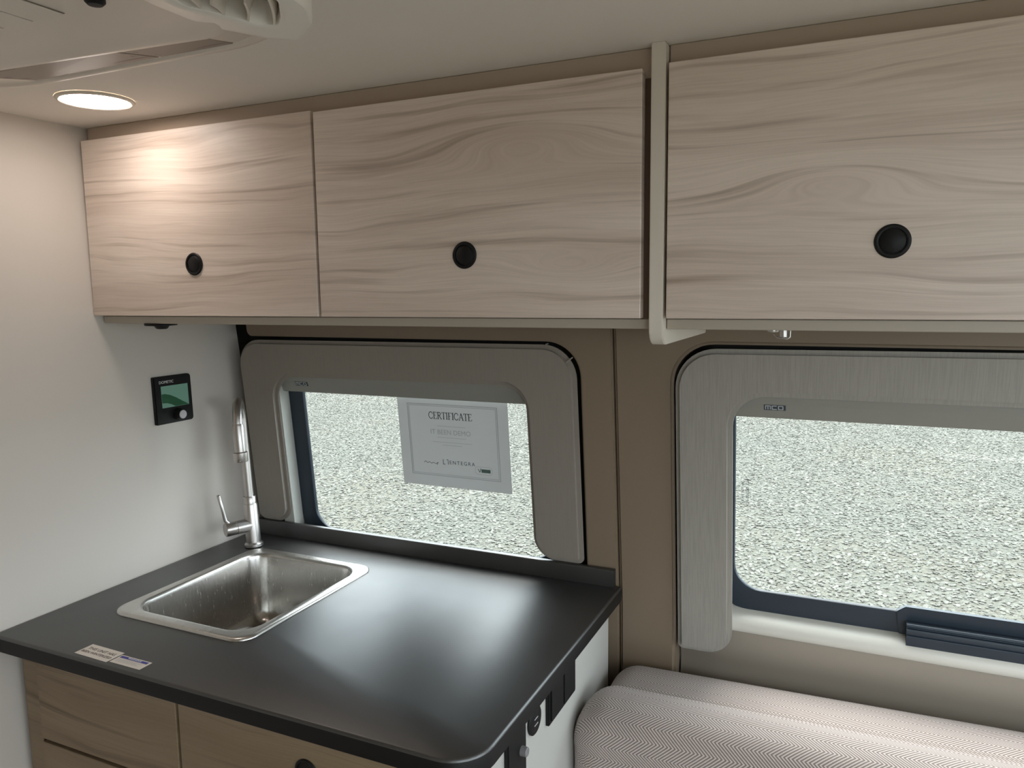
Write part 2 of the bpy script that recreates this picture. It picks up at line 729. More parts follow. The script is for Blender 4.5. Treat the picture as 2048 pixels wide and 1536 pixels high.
# partition at the left
g = G().box(-0.03, 0.0, -1.2, 0.735, 0.0, CEIL + 0.01)
g.warp(lambda c: Vector((c.x + PX(c.z), c.y, c.z)))
struct(obj('wall_left', g, 'partition'))
# cab end with windshield opening
g = G().box(2.90, 2.94, -1.2, 0.75, 0, 0.72).box(2.90, 2.94, -1.2, 0.75, 1.68, CEIL).box(2.90, 2.94, -1.2, -0.95, 0.72, 1.68).box(2.90, 2.94, 0.5, 0.75, 0.72, 1.68)
struct(obj('wall_right', g, 'partition'))
# near side, unseen; opening sized and placed to tune the fill light
g = G().box(-0.1, 1.65, -1.20, -1.15, 0, CEIL).box(2.75, 2.94, -1.20, -1.15, 0, CEIL).box(1.65, 2.75, -1.20, -1.15, 1.65, CEIL).box(1.65, 2.75, -1.20, -1.15, 0, 0.45)
struct(obj('wall_front', g, 'cream'))
# outer skin with the two window holes
WIN = [(0.122, 0.845), (1.135, 1.855)]
zs0, zs1 = -0.1, 1.86
out = [(-0.4, 0, zs0), (2.95, 0, zs0), (2.95, 0, zs1), (-0.4, 0, zs1)]
holes = [[(p[0], 0, p[1]) for p in rrect(a + 0.006, b - 0.006, 0.880, 1.350, 0.068)] for a, b in WIN]
g = G().fill(out, holes)
bmesh.ops.solidify(g.bm, geom=g.bm.faces[:], thickness=0.004)
g.warp(lambda c: lean(Vector((c.x, c.y + 0.0600, c.z))))
struct(obj('wall_back', g, 'skin', smooth=0))

# inner wall trim: header and pillar panels
SEAM = 0.9586
pan1 = rpoly([(0.052, 1.397, 0.014), (0.052, 1.83, 0), (SEAM - 0.0012, 1.83, 0), (SEAM - 0.0012, 0.25, 0), (0.8910, 0.25, 0), (0.8910, 1.397, 0.070)], 10)
g = G().prism(pan1, 0.0, 0.035, 'y', bev=0.003).warp(lean_wall, ZC)
struct(obj('trim_1', g, 'taupe', smooth=50))
pan2 = rpoly([(SEAM + 0.0012, 0.25, 0), (SEAM + 0.0012, 1.83, 0), (2.2, 1.83, 0), (2.2, 1.397, 0), (1.0735, 1.397, 0.075), (1.0735, 0.25, 0)], 10)
g = G().prism(pan2, 0.0, 0.045, 'y', bev=0.006, seg=3).warp(lean_wall, ZC)
struct(obj('trim_2', g, 'taupe', smooth=50))
# dark lining in the seam and behind the pads
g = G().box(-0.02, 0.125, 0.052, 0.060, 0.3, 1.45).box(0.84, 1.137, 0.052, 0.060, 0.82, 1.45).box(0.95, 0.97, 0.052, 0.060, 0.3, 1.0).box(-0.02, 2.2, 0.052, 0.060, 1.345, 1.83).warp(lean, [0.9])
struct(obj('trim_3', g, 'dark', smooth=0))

# wall below the right window: sill that catches the light, then the recessed lower wall
prof = [(0.062, 0.878), (0.050, 0.8735), (0.036, 0.8690), (0.026, 0.8650), (0.0195, 0.8600), (0.0165, 0.8530), (0.0165, 0.845), (0.020, 0.8425)]
g = G().rings([[(x, pady(z) + o, z) for o, z in prof] for x in (1.095, 1.3, 1.6, 1.9, 2.2)], closed=False)
bmesh.ops.solidify(g.bm, geom=g.bm.faces[:], thickness=-0.003)
struct(obj('trim_4', g, 'sillwhite', smooth=60))
prof = [(0.021, 0.850), (0.021, 0.838), (0.0215, 0.82), (0.024, 0.795), (0.031, 0.768), (0.0335, 0.750), (0.0300, 0.735), (0.026, 0.722), (0.031, 0.70), (0.035, 0.66), (0.04, 0.55), (0.04, 0.25)]
dx = lambda x: 0.014 * max(0.0, (1.16 - x) / 0.08)
g = G().rings([[(x, pady(z) + o + dx(x), z) for o, z in prof] for x in (1.077, 1.10, 1.13, 1.16, 1.3, 1.6, 1.9, 2.2)], closed=False)
bmesh.ops.solidify(g.bm, geom=g.bm.faces[:], thickness=-0.003)
struct(obj('trim_5', g, 'sill', smooth=60))

# ------------------------------------------------------------------ windows
def letters_mco(w=0.036, h=0.0105):
    """square letters: m c o"""
    s = h * 0.62
    lw = w * 0.86 / 3
    P = []
    x = -w * 0.43
    P.append([(x, -s / 2), (x, s / 2), (x + lw * .78, s / 2), (x + lw * .78, -s / 2)])
    P.append([(x + lw * .39, s / 2), (x + lw * .39, -s / 2)])
    x += lw
    P.append([(x + lw * .8, s / 2), (x + lw * .08, s / 2), (x + lw * .08, -s / 2), (x + lw * .8, -s / 2)])
    x += lw * 1.04
    P.append([(x + lw * .08, -s / 2), (x + lw * .8, -s / 2), (x + lw * .8, s / 2), (x + lw * .08, s / 2), (x + lw * .08, -s / 2)])
    return strokes(P, h * 0.17)


def make_window(idx, x0, x1, logo_x):
    W = sgroup('window_%d' % idx, ((x0 + x1) / 2, 0.70, 0.88))
    zb, zt_ = 0.873, 1.36
    fw = 0.0445
    # frame: ring with rounded corners
    ro, ri = 0.075, 0.05
    oo = rrect(x0, x1, zb, zt_, ro)
    ii = rrect(x0 + fw, x1 - fw, zb + fw, zt_ - fw, ri)
    g = G()
    def ring(pts, off):
        return [(p[0], off, p[1]) for p in pts]
    def ins(pts_fn, d):
        return pts_fn(d)
    inn = lambda d: rrect(x0 + fw - d, x1 - fw + d, zb + fw - d, zt_ - fw + d, ri + d)
    ouu = lambda d: rrect(x0 + d, x1 - d, zb + d, zt_ - d, ro - d)
    g.rings([ring(ouu(0), 0.0585), ring(ouu(0), 0.052), ring(ouu(0.003), 0.049), ring(inn(0.010), 0.049), ring(inn(0.0015), 0.0505), ring(inn(0), 0.0525), ring(inn(0), 0.0585), ring(ouu(0), 0.0585)])
    g.warp(lean)
    obj('window_frame', g, 'frame', W, smooth=40)
    g = G().prism(inn(0.004), 0.0550, 0.0575, 'y').warp(lean)
    obj('pane', g, 'glass', W, smooth=0)
    # light grey lining between surround and frame
    g = G()
    for a, b in ((x0, 1), (x1, -1)):
        g.rings([[(a + 0.0015 * b, 0.0535, z), (a + 0.0065 * b, 0.012, z), (a + 0.0020 * b, 0.012, z), (a - 0.004 * b, 0.0535, z)] for z in (0.86, 1.36)], True, True)
        g.box(min(a + 0.0055 * b, a - 0.025 * b), max(a + 0.0055 * b, a - 0.025 * b), 0.0128, 0.0142, 0.87, 1.34)
    g.warp(lean)
    obj('reveal', g, 'reveal', W, smooth=0)
    # roller shade cassette along the top
    cs = rpoly([(0.014, 1.352, 0), (0.046, 1.352, 0), (0.046, 1.2642, 0.002), (0.0295, 1.2642, 0.006), (0.019, 1.292, 0.02), (0.014, 1.315, 0.02)], 5)
    g = G().rings([[(x, o, z) for o, z in cs] for x in (x0 - 0.003, (x0 + x1) / 2, x1 + 0.003)], True, True).warp(lean)
    cas = obj('shade_cassette', g, 'cassette', W, smooth=50)
    # maker's plate on the cassette: dark field, light letters
    zc = 1.2855
    def put(c, up):
        # local xy -> on the cassette face
        z = zc + c.y * 0.97
        o = 0.0295 + (0.019 - 0.0295) * ((z - 1.2642) / (1.292 - 1.2642)) - 0.0006 - c.z - up
        return Vector((logo_x + c.x, pady(z) + o, z))
    b = bmesh.new()
    b.faces.new([b.verts.new(p) for p in ((-.0185, -.0052, 0), (.0185, -.0052, 0), (.0185, .0052, 0), (-.0185, .0052, 0))])
    for v in b.verts:
        v.co = put(v.co, 0)
    gg = G()
    gg.take(b)
    obj('logo_plate', gg, 'ink', cas, smooth=0)
    gl = letters_mco()
    gl.warp(lambda c: put(c, 0.0004))
    obj('logo_letters', gl, 'inkpale', cas, smooth=0)
    return W, zb, fw


W1, zb, fw = make_window(1, 0.1265, 0.8475, 0.1955)
W2, zb, fw = make_window(2, 1.1365, 1.8565, 1.2525)

# blind pull bar of the right window, standing on a thicker part of the frame
g = G().prism(rpoly([(1.470, 0.876, 0), (1.80, 0.876, 0), (1.80, 0.9295, 0.003), (1.479, 0.9295, 0.003), (1.464, 0.918, 0.004)], 3), 0.0455, 0.056, 'y', bev=0.001).warp(lean)
obj('latch_plate', g, 'frame', W2, smooth=40)
barp = rpoly([(0.049, 0.9035, 0.002), (0.049, 0.872, 0.001), (0.040, 0.872, 0.001), (0.0385, 0.861, 0.003), (0.028, 0.856, 0.006), (0.0215, 0.866, 0.004), (0.0215, 0.8845, 0.0015), (0.0245, 0.8855, 0.001),
              (0.0245, 0.8865, 0.001), (0.0215, 0.8875, 0.0015), (0.0225, 0.8955, 0.002), (0.0285, 0.8972, 0.001), (0.0285, 0.8992, 0.001), (0.024, 0.9005, 0.0015), (0.030, 0.9045, 0.003)], 4)
g = G().rings([[(x, o, z) for o, z in barp] for x in (1.481, 1.484, 1.79)], True, True).warp(lean)
obj('pull_bar', g, 'frame', W2, smooth=40)

# small print on the right pane, rotated a quarter turn
b = text_mesh('43R-001582  E24', 0.0078, 'CENTER', 1.0)
g = G()
g.take(b, Matrix.Rotation(radians(90), 4, 'Z'))
b = text_mesh('AS2  DOT 664', 0.0055, 'CENTER', 1.0)
g.take(b, Matrix.Translation((-0.009, 0.004, 0)) @ Matrix.Rotation(radians(90), 4, 'Z'))
g.warp(lambda c: lean(Vector((1.2035 + c.x, 0.0546 - c.z, 1.113 + c.y))))
obj('pane_print', g, 'ink', W2, smooth=0)

# ------------------------------------------------------------------ padded surrounds
p1 = rpoly([(0.026, 0.937, 0.02), (0.026, 1.3885, 0.065), (0.8845, 1.3915, 0.068), (0.8865, 0.937, 0.012),
            (0.7775, 0.937, 0.048), (0.7745, 1.306, 0.05), (0.1315, 1.302, 0.055), (0.1275, 0.937, 0.042)], 10)
g = G().prism(p1, 0.0, 0.0125, 'y', bev=0.009, seg=4).warp(lean)
s1 = obj('window_surround', g, 'pad', loc=(0.45, 0.63, 0.93), smooth=60)
tag(s1, 'grey vinyl padded window surround above the black worktop, left window', 'window surround')
# stitched fold at its upper right corner
g = G()
g.tube([lean(Vector((0.868, -0.0006, 1.358))), lean(Vector((0.8745, 0.0035, 1.3635))), lean(Vector((0.878, 0.010, 1.367)))], 0.0014, 8)
g.tube([lean(Vector((0.824, 0.0, 1.3895))), lean(Vector((0.826, 0.005, 1.3925))), lean(Vector((0.827, 0.012, 1.3928)))], 0.0012, 8)
obj('corner_fold', g, 'pad', s1)
p2 = rpoly([(1.0795, 0.788, 0.010), (1.0785, 1.3895, 0.075), (1.96, 1.3955, 0.07), (1.96, 0.79, 0.02),
            (1.81, 0.79, 0.045), (1.81, 1.307, 0.05), (1.1815, 1.306, 0.058), (1.1835, 0.790, 0.05)], 10)
g = G().prism(p2, 0.0, 0.0125, 'y', bev=0.009, seg=4).warp(lean)
s2 = obj('window_surround', g, 'pad2', loc=(1.5, 0.63, 0.79), smooth=60)
tag(s2, 'grey linen-textured window surround, extra light in its colour, behind the bench, right window', 'window surround')

# ------------------------------------------------------------------ overhead cabinets
YF, ZB, ZT_ = 0.2555, 1.4573, 1.7972
DT = 0.018


def door(parent, x0, x1, mat, hx, z0=ZB, z1=ZT_):
    g = G().box(x0, x1, YF, YF + DT, z0, z1, 0.0008, 1)
    d = obj('door', g, mat, parent, smooth=0)
    # push latch: ring and button
    prof = [(0.0, 0.0), (0.0205, 0.0), (0.0208, 0.0012), (0.0196, 0.0028), (0.0172, 0.0032), (0.0158, 0.0024), (0.0156, 0.0006), (0.0, 0.0006)]
    g = G().lathe(prof, (hx, YF, 1.5528), 'y', 40)
    r = obj('latch_ring', g, 'black', d, smooth=50)
    g = G().lathe([(0.0148, 0.0008), (0.0148, 0.0018), (0.0138, 0.0026), (0.0, 0.0030)], (hx, YF, 1.5528), 'y', 36)
    obj('latch_button', g, 'black', d, smooth=50)
    return d


c1 = thing('overhead_cabinet', 'pale wood overhead cabinet with two doors above the sink, left of the cream divider', 'cabinet', (0.55, 0.27, 1.44))
wl = WLOC[c1.name]
kn1 = [(0.30 - wl.x, 1.72 - wl.z, 0.20, 0.05, 0.022), (0.05 - wl.x, 1.60 - wl.z, 0.25, 0.05, -0.02), (0.40 - wl.x, 1.47 - wl.z, 0.14, 0.03, 0.012)]
M['wood1'] = wood('pale_laminate_first_door', kn1, 2.3)
kn2 = [(0.93 - wl.x, 1.715 - wl.z, 0.115, 0.034, -0.042), (0.99 - wl.x, 1.53 - wl.z, 0.09, 0.022, 0.030), (0.62 - wl.x, 1.62 - wl.z, 0.25, 0.04, 0.015)]
M['wood2'] = wood('pale_laminate_second_door', kn2, 11.4)
door(c1, -0.0158, 0.5437, 'wood1', 0.2655)
door(c1, 0.5495, 1.1048, 'wood2', 0.8285, ZB, ZT_ - 0.003)
# carcass: bottom board, top rail, back, ends, inner partition
g = G().box(-0.013, 1.117, YF + DT + 0.002, pady(1.43) - 0.004, 1.4415, 1.4560, 0.001, 1)
obj('bottom_board', g, 'carcass', c1, smooth=0)
g = G().box(-0.02, 1.117, YF + DT + 0.0015, YF + DT + 0.016, 1.785, CEIL - 0.0005, 0.001, 1)
obj('top_rail', g, 'rail', c1, smooth=0)
g = G().box(-0.0155, 0.0, YF + DT + 0.0015, 0.53, 1.456, 1.785).box(0.5390, 0.5540, YF + DT + 0.0015, 0.53, 1.456, 1.785).box(1.1020, 1.1165, YF + DT + 0.0015, 0.53, 1.456, 1.785).box(0.0, 1.1165, 0.515, 0.53, 1.456, 1.785)
obj('carcass', g, 'gap', c1, smooth=0)
# cream divider with rounded lower nose
dv = rpoly([(YF, CEIL - 0.0005, 0.0), (0.535, CEIL - 0.0005, 0), (pady(1.42) - 0.006, 1.4195, 0.004), (YF, 1.4195, 0.024)], 8)
g = G().prism(dv, 1.1172, 1.1368, 'x', bev=0.0012, bev_back=0.0012, seg=2)
obj('divider_panel', g, 'cream', c1, smooth=40)

c2 = thing('overhead_cabinet', 'pale wood overhead cabinet above the bench, right of the cream divider', 'cabinet', (1.55, 0.27, 1.44))
wl = WLOC[c2.name]
kn3 = [(1.345 - wl.x, 1.640 - wl.z, 0.115, 0.034, -0.042), (1.42 - wl.x, 1.70 - wl.z, 0.35, 0.04, 0.020), (1.55 - wl.x, 1.50 - wl.z, 0.12, 0.02, 0.014)]
M['wood3'] = wood('pale_laminate_third_door', kn3, 11.4)
door(c2, 1.1412, 1.90, 'wood3', 1.4188)
g = G().box(1.138, 2.0, YF + DT + 0.002, pady(1.43) - 0.004, 1.4415, 1.4560, 0.001, 1)
obj('bottom_board', g, 'carcass', c2, smooth=0)
g = G().box(1.138, 2.0, YF + DT + 0.0015, YF + DT + 0.016, 1.785, CEIL - 0.0005, 0.001, 1)
obj('top_rail', g, 'rail', c2, smooth=0)
g = G().box(1.138, 1.152, YF + DT + 0.0015, 0.53, 1.456, 1.785).box(1.985, 2.0, YF + DT + 0.0015, 0.53, 1.456, 1.785).box(1.152, 1.985, 0.515, 0.53, 1.456, 1.785)
obj('carcass', g, 'gap', c2, smooth=0)

# fittings under the cabinets
p = thing('puck_light', 'small black round light under the left overhead cabinet', 'light', (0.118, 0.30, 1.4415))
g = G().lathe([(0.0, 0.0), (0.030, 0.0), (0.031, -0.002), (0.030, -0.0045), (0.018, -0.0055), (0.0, -0.0055)], (0.118, 0.30, 1.4414), 'z', 32)
obj('base', g, 'black', p, smooth=40)
g = G().lathe([(0.0145, -0.0054), (0.011, -0.0105), (0.0085, -0.0118), (0.0, -0.0118)], (0.120, 0.30, 1.4414), 'z', 24)
obj('lens', g, 'black', p, smooth=40)
p = thing('swivel_latch', 'tiny chrome fitting hanging under the right overhead cabinet', 'fitting', (1.288, 0.31, 1.4415))
g = G().lathe([(0.0, 0.0), (0.008, 0.0), (0.008, -0.003), (0.006, -0.0045), (0.0, -0.005)], (1.277, 0.318, 1.4414), 'z', 20)
obj('base', g, 'chrome', p, smooth=40)
g = G().lathe([(0.0, 0.0), (0.0055, 0.0), (0.0055, -0.010), (0.004, -0.0115), (0.0, -0.012)], (1.292, 0.305, 1.4414), 'z', 20)
obj('stem', g, 'chrome', p, smooth=40)
g = G().tube([(1.279, 0.310, 1.4345), (1.284, 0.306, 1.4302), (1.297, 0.302, 1.4288), (1.3005, 0.303, 1.4310), (1.3005, 0.304, 1.4405)], 0.0013, 10)
obj('bail', g, 'chrome', p, smooth=60)

# ------------------------------------------------------------------ worktop with sink
WC, CD = 0.9659, 0.632
RC = 0.058
sx0, sx1, sy0, sy1 = 0.1085, 0.4445, 0.1425, 0.5385      # sink rim
hole = rrect(sx0 + 0.018, sx1 - 0.018, sy0 + 0.018, sy1 - 0.018, 0.05)
g = G()
out = lambda d: rrect(PX(0.9) + 0.0005, WC, 0.0 - 0.0045, 0.648, [0.002, RC, 0.004, 0.002], d)
g.rings([at_z(out(0.0), ZT - 0.0295), at_z(out(0.0), ZT - 0.005), at_z(out(0.0012), ZT - 0.0018), at_z(out(0.0042), ZT)])
g.fill(at_z(out(0.0042), ZT), [at_z(hole, ZT)])
g.rings([at_z(hole, ZT), at_z(hole, ZT - 0.0295)])
g.fill(at_z(out(0.0), ZT - 0.0295), [at_z(hole, ZT - 0.0295)], True)
bmesh.ops.remove_doubles(g.bm, verts=g.bm.verts, dist=1e-6)
bmesh.ops.recalc_face_normals(g.bm, faces=g.bm.faces[:])
wt = obj('worktop', g, 'worktop', loc=(0.48, 0.32, ZT - 0.03), smooth=40, mats=['edge'])
for f in wt.data.polygons:
    if abs(f.normal.z) < 0.3 and f.center.z < 0.0255:
        f.material_index = 1
tag(wt, 'black laminate worktop with a rounded front corner and raised back lip', 'worktop')
# edging strip along the front and the right edge
e0 = lambda d, z: at_z(rrect(PX(0.9) + 0.0005, WC, -0.0045, 0.648, [0.002, RC, 0.004, 0.002], d), z)
# raised lip at the back
bp = rpoly([(CD, ZT + 0.0002, 0), (CD, ZT + 0.0363, 0.003), (CD + 0.0125, ZT + 0.0363, 0.002), (CD + 0.0125, ZT + 0.0002, 0)], 4)
g = G().rings([[(x, y, z) for y, z in bp] for x in (0.002, 0.5, 0.9535)], True, True)
g2 = g
obj('back_lip', g2, 'worktop', wt, smooth=40)

sk = thing('sink', 'small rectangular brushed steel sink set into the black worktop', 'sink', (0.277, 0.34, ZT))
g = G()
ro = lambda d: rrect(sx0, sx1, sy0, sy1, 0.036, d)
bi = lambda d: rrect(sx0 + 0.026, sx1 - 0.024, sy0 + 0.030, sy1 - 0.026, 0.048, d)
g.rings([at_z(ro(0), ZT + 0.0003), at_z(ro(0.0006), ZT + 0.0028), at_z(ro(0.0035), ZT + 0.0050), at_z(ro(0.009), ZT + 0.0054), at_z(bi(-0.007), ZT + 0.0048), at_z(bi(-0.003), ZT + 0.0036), at_z(bi(0.0), ZT + 0.0008)])
obj('rim', g, 'steel', sk, smooth=50)
g = G()
rg = [at_z(bi(0.0), ZT + 0.0008), at_z(bi(0.002), ZT - 0.006), at_z(bi(0.008), ZT - 0.10), at_z(bi(0.011), ZT - 0.125), at_z(bi(0.018), ZT - 0.141), at_z(bi(0.030), ZT - 0.1495), at_z(bi(0.046), ZT - 0.152)]
g.rings(rg)
dr = [(0.277 + 0.045 * cos(a), 0.36 + 0.045 * sin(a), ZT - 0.1555) for a in [2 * pi * k / 36 for k in range(36)]]
n0 = len(rg[-1])
g.fill(rg[-1], [dr])
bmesh.ops.remove_doubles(g.bm, verts=g.bm.verts, dist=1e-6)
bmesh.ops.recalc_face_normals(g.bm, faces=g.bm.faces[:])
bmesh.ops.reverse_faces(g.bm, faces=g.bm.faces[:])
ba = obj('basin', g, 'steelbasin', sk, smooth=50)
g = G().lathe([(0.045, -0.1555), (0.040, -0.158), (0.022, -0.1585), (0.020, -0.164), (0.0, -0.164)], (0.277, 0.36, ZT), 'z', 36)
obj('drain', g, 'chrome', sk, smooth=40)

# ------------------------------------------------------------------ tap
tp = thing('kitchen_tap', 'brushed nickel kitchen tap with tall gooseneck behind the sink', 'tap', (0.090, 0.549, ZT + 0.0014))
B = Vector((0.090, 0.549, ZT + 0.0014))
dirn = Vector((0.62, -0.78, 0)).normalized()       # spout points over the basin
side = Vector((-0.44, -0.90, 0)).normalized()      # lever side
g = G().lathe([(0.0, 0.0), (0.0215, 0.0), (0.0215, 0.006), (0.019, 0.0085), (0.0170, 0.010), (0.0165, 0.10), (0.0155, 0.103), (0.0, 0.103)], B, 'z', 32)
obj('body', g, 'chrome', tp, smooth=40)
g = G().lathe([(0.0145, 0.103), (0.0145, 0.119), (0.0135, 0.1205), (0.0, 0.1205)], B, 'z', 32)
obj('collar', g, 'chrome', tp, smooth=40)
R_ = 0.047
path = [B + Vector((0, 0, 0.118)), B + Vector((0, 0, 0.20)), B + Vector((0, 0, 0.303))]
for k in range(1, 13):
    a = pi - pi * k / 12
    path.append(B + dirn * (R_ + R_ * cos(a)) + Vector((0, 0, 0.303 + R_ * sin(a))))
g = G().tube(path, 0.0105, 20)
obj('gooseneck', g, 'chrome', tp, smooth=60)
E_ = B + dirn * 2 * R_
g = G().lathe([(0.0, 0.306), (0.0105, 0.306), (0.0125, 0.301), (0.0125, 0.243), (0.0158, 0.241), (0.0158, 0.222), (0.0145, 0.220), (0.0, 0.220)], E_, 'z', 28)
obj('spray_head', g, 'chrome', tp, smooth=40)
# mixer cartridge with its lever
rotm = side.to_track_quat('Z', 'Y').to_matrix().to_4x4()
g = G().lathe([(0.0, 0.0), (0.0160, 0.0), (0.0160, 0.037), (0.0150, 0.038), (0.0150, 0.0395), (0.0160, 0.0405), (0.0160, 0.062), (0.0150, 0.0635), (0.0, 0.0635)], B + Vector((0, 0, 0.052)), rot=rotm, n=32)
obj('mixer', g, 'chrome', tp, smooth=40)
q = B + Vector((0, 0, 0.052)) + side * 0.052
g = G().tube([q + Vector((0, 0, 0.010)), q + Vector((0, 0, 0.016)) + side * 0.004, q + Vector((0, 0, 0.022)) + side * 0.009, q + Vector((0, 0, 0.050)) + side * 0.013, q + Vector((0, 0, 0.083)) + side * 0.019, q + Vector((0, 0, 0.0845)) + side * 0.0192],
             [0.004, 0.0045, 0.0046, 0.0043, 0.0042, 0.003], 14)
obj('lever', g, 'chrome', tp, smooth=60)
tp.rotation_euler = (0, radians(-3.2), 0)

# ------------------------------------------------------------------ cards on the worktop
def card(name, label, x0, y0, ux, uy, w, h, z):
    """flat card; (ux,uy) is its long direction"""
    c = thing(name, label, 'card', (x0, y0, z))
    u = Vector((ux, uy, 0)).normalized()
    v = Vector((-u.y, u.x, 0))
    def put(a, b, up):
        return Vector((x0, y0, z)) + u * a + v * b + Vector((0, 0, up))
    return c, put


def flat(pts):
    b = bmesh.new()
    b.faces.new([b.verts.new(p) for p in pts])
    bmesh.ops.recalc_face_normals(b, faces=b.faces[:])
    if b.faces[:][0].normal.z < 0:
        bmesh.ops.reverse_faces(b, faces=b.faces[:])
    return G().take(b)


cw, ch = 0.0795, 0.0345
c, put = card('notice_card', 'white card with two lines of print at the front edge of the worktop', 0.2022, 0.0062, 1, -0.02, cw, ch, ZT + 0.0002)
g = G().prism([(0, 0), (cw, 0), (cw, ch), (0, ch)], 0, 0.0004, 'z')
g.warp(lambda co: put(co.x, co.y, co.z))
obj('sheet', g, 'card', c, smooth=0)
g = G()
g.take(text_mesh('THIS UNIT HAS', 0.0098), Matrix.Translation((cw / 2, 0.0225, 0)))
g.take(text_mesh('BEEN WINTERIZED', 0.0085), Matrix.Translation((cw / 2, 0.0115, 0)))
g.warp(lambda co: put(co.x, co.y, co.z + 0.0005))
obj('print', g, 'cardink', c, smooth=0)
cw, ch = 0.0695, 0.0250
c, put = card('business_card', 'white card with a blue header stripe, right of the notice card on the worktop', 0.2852, 0.0080, 1, 0.0, cw, ch, ZT + 0.0002)
g = G().prism([(0, 0), (cw, 0), (cw, ch), (0, ch)], 0, 0.0004, 'z')
g.warp(lambda co: put(co.x, co.y, co.z))
obj('sheet', g, 'card', c, smooth=0)
g = flat([put(0.003, ch - 0.0082, 0.0006), put(cw - 0.004, ch - 0.0082, 0.0006), put(cw - 0.004, ch - 0.0022, 0.0006), put(0.003, ch - 0.0022, 0.0006)])
st = obj('blue_stripe', g, 'blue', c, smooth=0)
g = G()
g.take(text_mesh('WARNING', 0.0056, spacing=1.2), Matrix.Translation((cw / 2 + 0.001, ch - 0.0052, 0)))
g.warp(lambda co: put(co.x, co.y, co.z + 0.0008))
obj('header_print', g, 'white', st, smooth=0)
g = strokes([[(0.006, 0.0125), (cw - 0.010, 0.0125)], [(0.006, 0.0095), (cw - 0.018, 0.0095)], [(0.006, 0.0065), (cw - 0.013, 0.0065)]], 0.0007)
g.warp(lambda co: put(co.x, co.y, co.z + 0.0004))
obj('small_print', g, 'inkpale', c, smooth=0)

# ------------------------------------------------------------------ certificate hanging on the left pane
cf = thing('certificate', 'pale grey printed certificate hanging against the left window glass', 'certificate', (0.574, 0.66, 1.06))
CT, CB = 1.275, 1.0582
xl, xr = 0.4355, 0.7112
OFF = 0.0542


def cpos(a, b, up=0.0):
    """a 0..1 across, b 0..1 from the bottom"""
    z = CB + (CT - CB) * b
    return lean(Vector((xl + (xr - xl) * a, OFF + 0.002 * b * 0 - up, z)))


g = G()
g.rings([[cpos(a, b) for a in (0, .25, .5, .75, 1)] for b in (0, .33, .66, 1)], closed=False)
bmesh.ops.solidify(g.bm, geom=g.bm.faces[:], thickness=0.0003)
obj('sheet', g, 'paper', cf, smooth=0)
WX, HX = xr - xl, CT - CB


def cput(co, up=0.0006):
    return cpos(co.x / WX, co.y / HX, up)


def serif_word(word, h):
    """roman capitals from strokes: (relative width, [strokes])"""
    L = {
        'C': (0.78, [(1, arc2(0.42, 0.5, 0.36, 0.5, 50, 310, 14)), (0.8, [(0.66, 0.88), (0.70, 0.68)]), (0.6, [(0.68, 0.14), (0.72, 0.28)])]),
        'E': (0.68, [(1.3, [(0.16, 0), (0.16, 1)]), (0.6, [(0.03, 0), (0.60, 0)]), (0.6, [(0.03, 1), (0.57, 1)]), (0.6, [(0.16, .52), (0.44, .52)]), (0.7, [(0.60, 0), (0.63, .2)]), (0.7, [(0.56, 1), (0.58, .82)])]),
        'R': (0.74, [(1.3, [(0.16, 0), (0.16, 1)]), (0.6, [(0.03, 0), (0.29, 0)]), (0.6, [(0.03, 1), (0.34, 1)]), (1, [(0.34, 1)] + arc2(0.34, 0.76, 0.22, 0.24, 90, -90, 8) + [(0.16, .52)]), (1.1, [(0.34, .52), (0.66, 0), (0.74, 0)])]),
        'T': (0.70, [(1.3, [(0.35, 0), (0.35, 1)]), (0.6, [(0.04, 1), (0.66, 1)]), (0.6, [(0.22, 0), (0.48, 0)]), (0.7, [(0.04, 1), (0.02, .8)]), (0.7, [(0.66, 1), (0.68, .8)])]),
        'I': (0.36, [(1.3, [(0.18, 0), (0.18, 1)]), (0.6, [(0.05, 0), (0.31, 0)]), (0.6, [(0.05, 1), (0.31, 1)])]),
        'F': (0.62, [(1.3, [(0.16, 0), (0.16, 1)]), (0.6, [(0.03, 0), (0.32, 0)]), (0.6, [(0.03, 1), (0.56, 1)]), (0.6, [(0.16, .52), (0.42, .52)]), (0.7, [(0.56, 1), (0.58, .8)])]),
        'A': (0.80, [(0.8, [(0.10, 0), (0.40, 1)]), (1.3, [(0.40, 1), (0.70, 0)]), (0.6, [(0.20, .36), (0.60, .36)]), (0.6, [(0.0, 0), (0.22, 0)]), (0.6, [(0.56, 0), (0.82, 0)])]),
    }
    tot = sum(L[c][0] for c in word) * h
    x = -tot / 2
    P = []
    for c in word:
        wd, ss = L[c]
        for k, pts in ss:
            P.append((k, [(x + px * h, py * h - h / 2) for px, py in pts]))
        x += wd * h
    return strokes(P, h * 0.105)


bar = lambda x0, x1, y: [(x0, y), (x1, y)]
g = serif_word('CERTIFICATE', 0.0152)
g.warp(lambda co: cput(Vector((co.x + WX * 0.487, co.y + HX * 0.765, 0))))
obj('title', g, 'ink', cf, smooth=0)
# ornamental border: two thin rules
P = []
for m, ww in ((0.026, 1), (0.0295, 0.7)):
    P += [(ww, [(m, m), (WX - m, m), (WX - m, HX - m), (m, HX - m), (m, m)])]
g = strokes(P, 0.0016)
g.warp(lambda co: cput(co))
obj('border', g, 'inkpale', cf, smooth=0)
g = strokes([bar(WX * .36, WX * .62, HX * .655), bar(WX * .36, WX * .62, HX * .535), bar(WX * .31, WX * .67, HX * .485), bar(WX * .40, WX * .58, HX * .455)], 0.0008)
g.take(text_mesh('IT BEEN DEMO', 0.0155), Matrix.Translation((WX * 0.48, HX * 0.59, 0)))
g.warp(lambda co: cput(co))
obj('body_print', g, 'inkpale', cf, smooth=0)
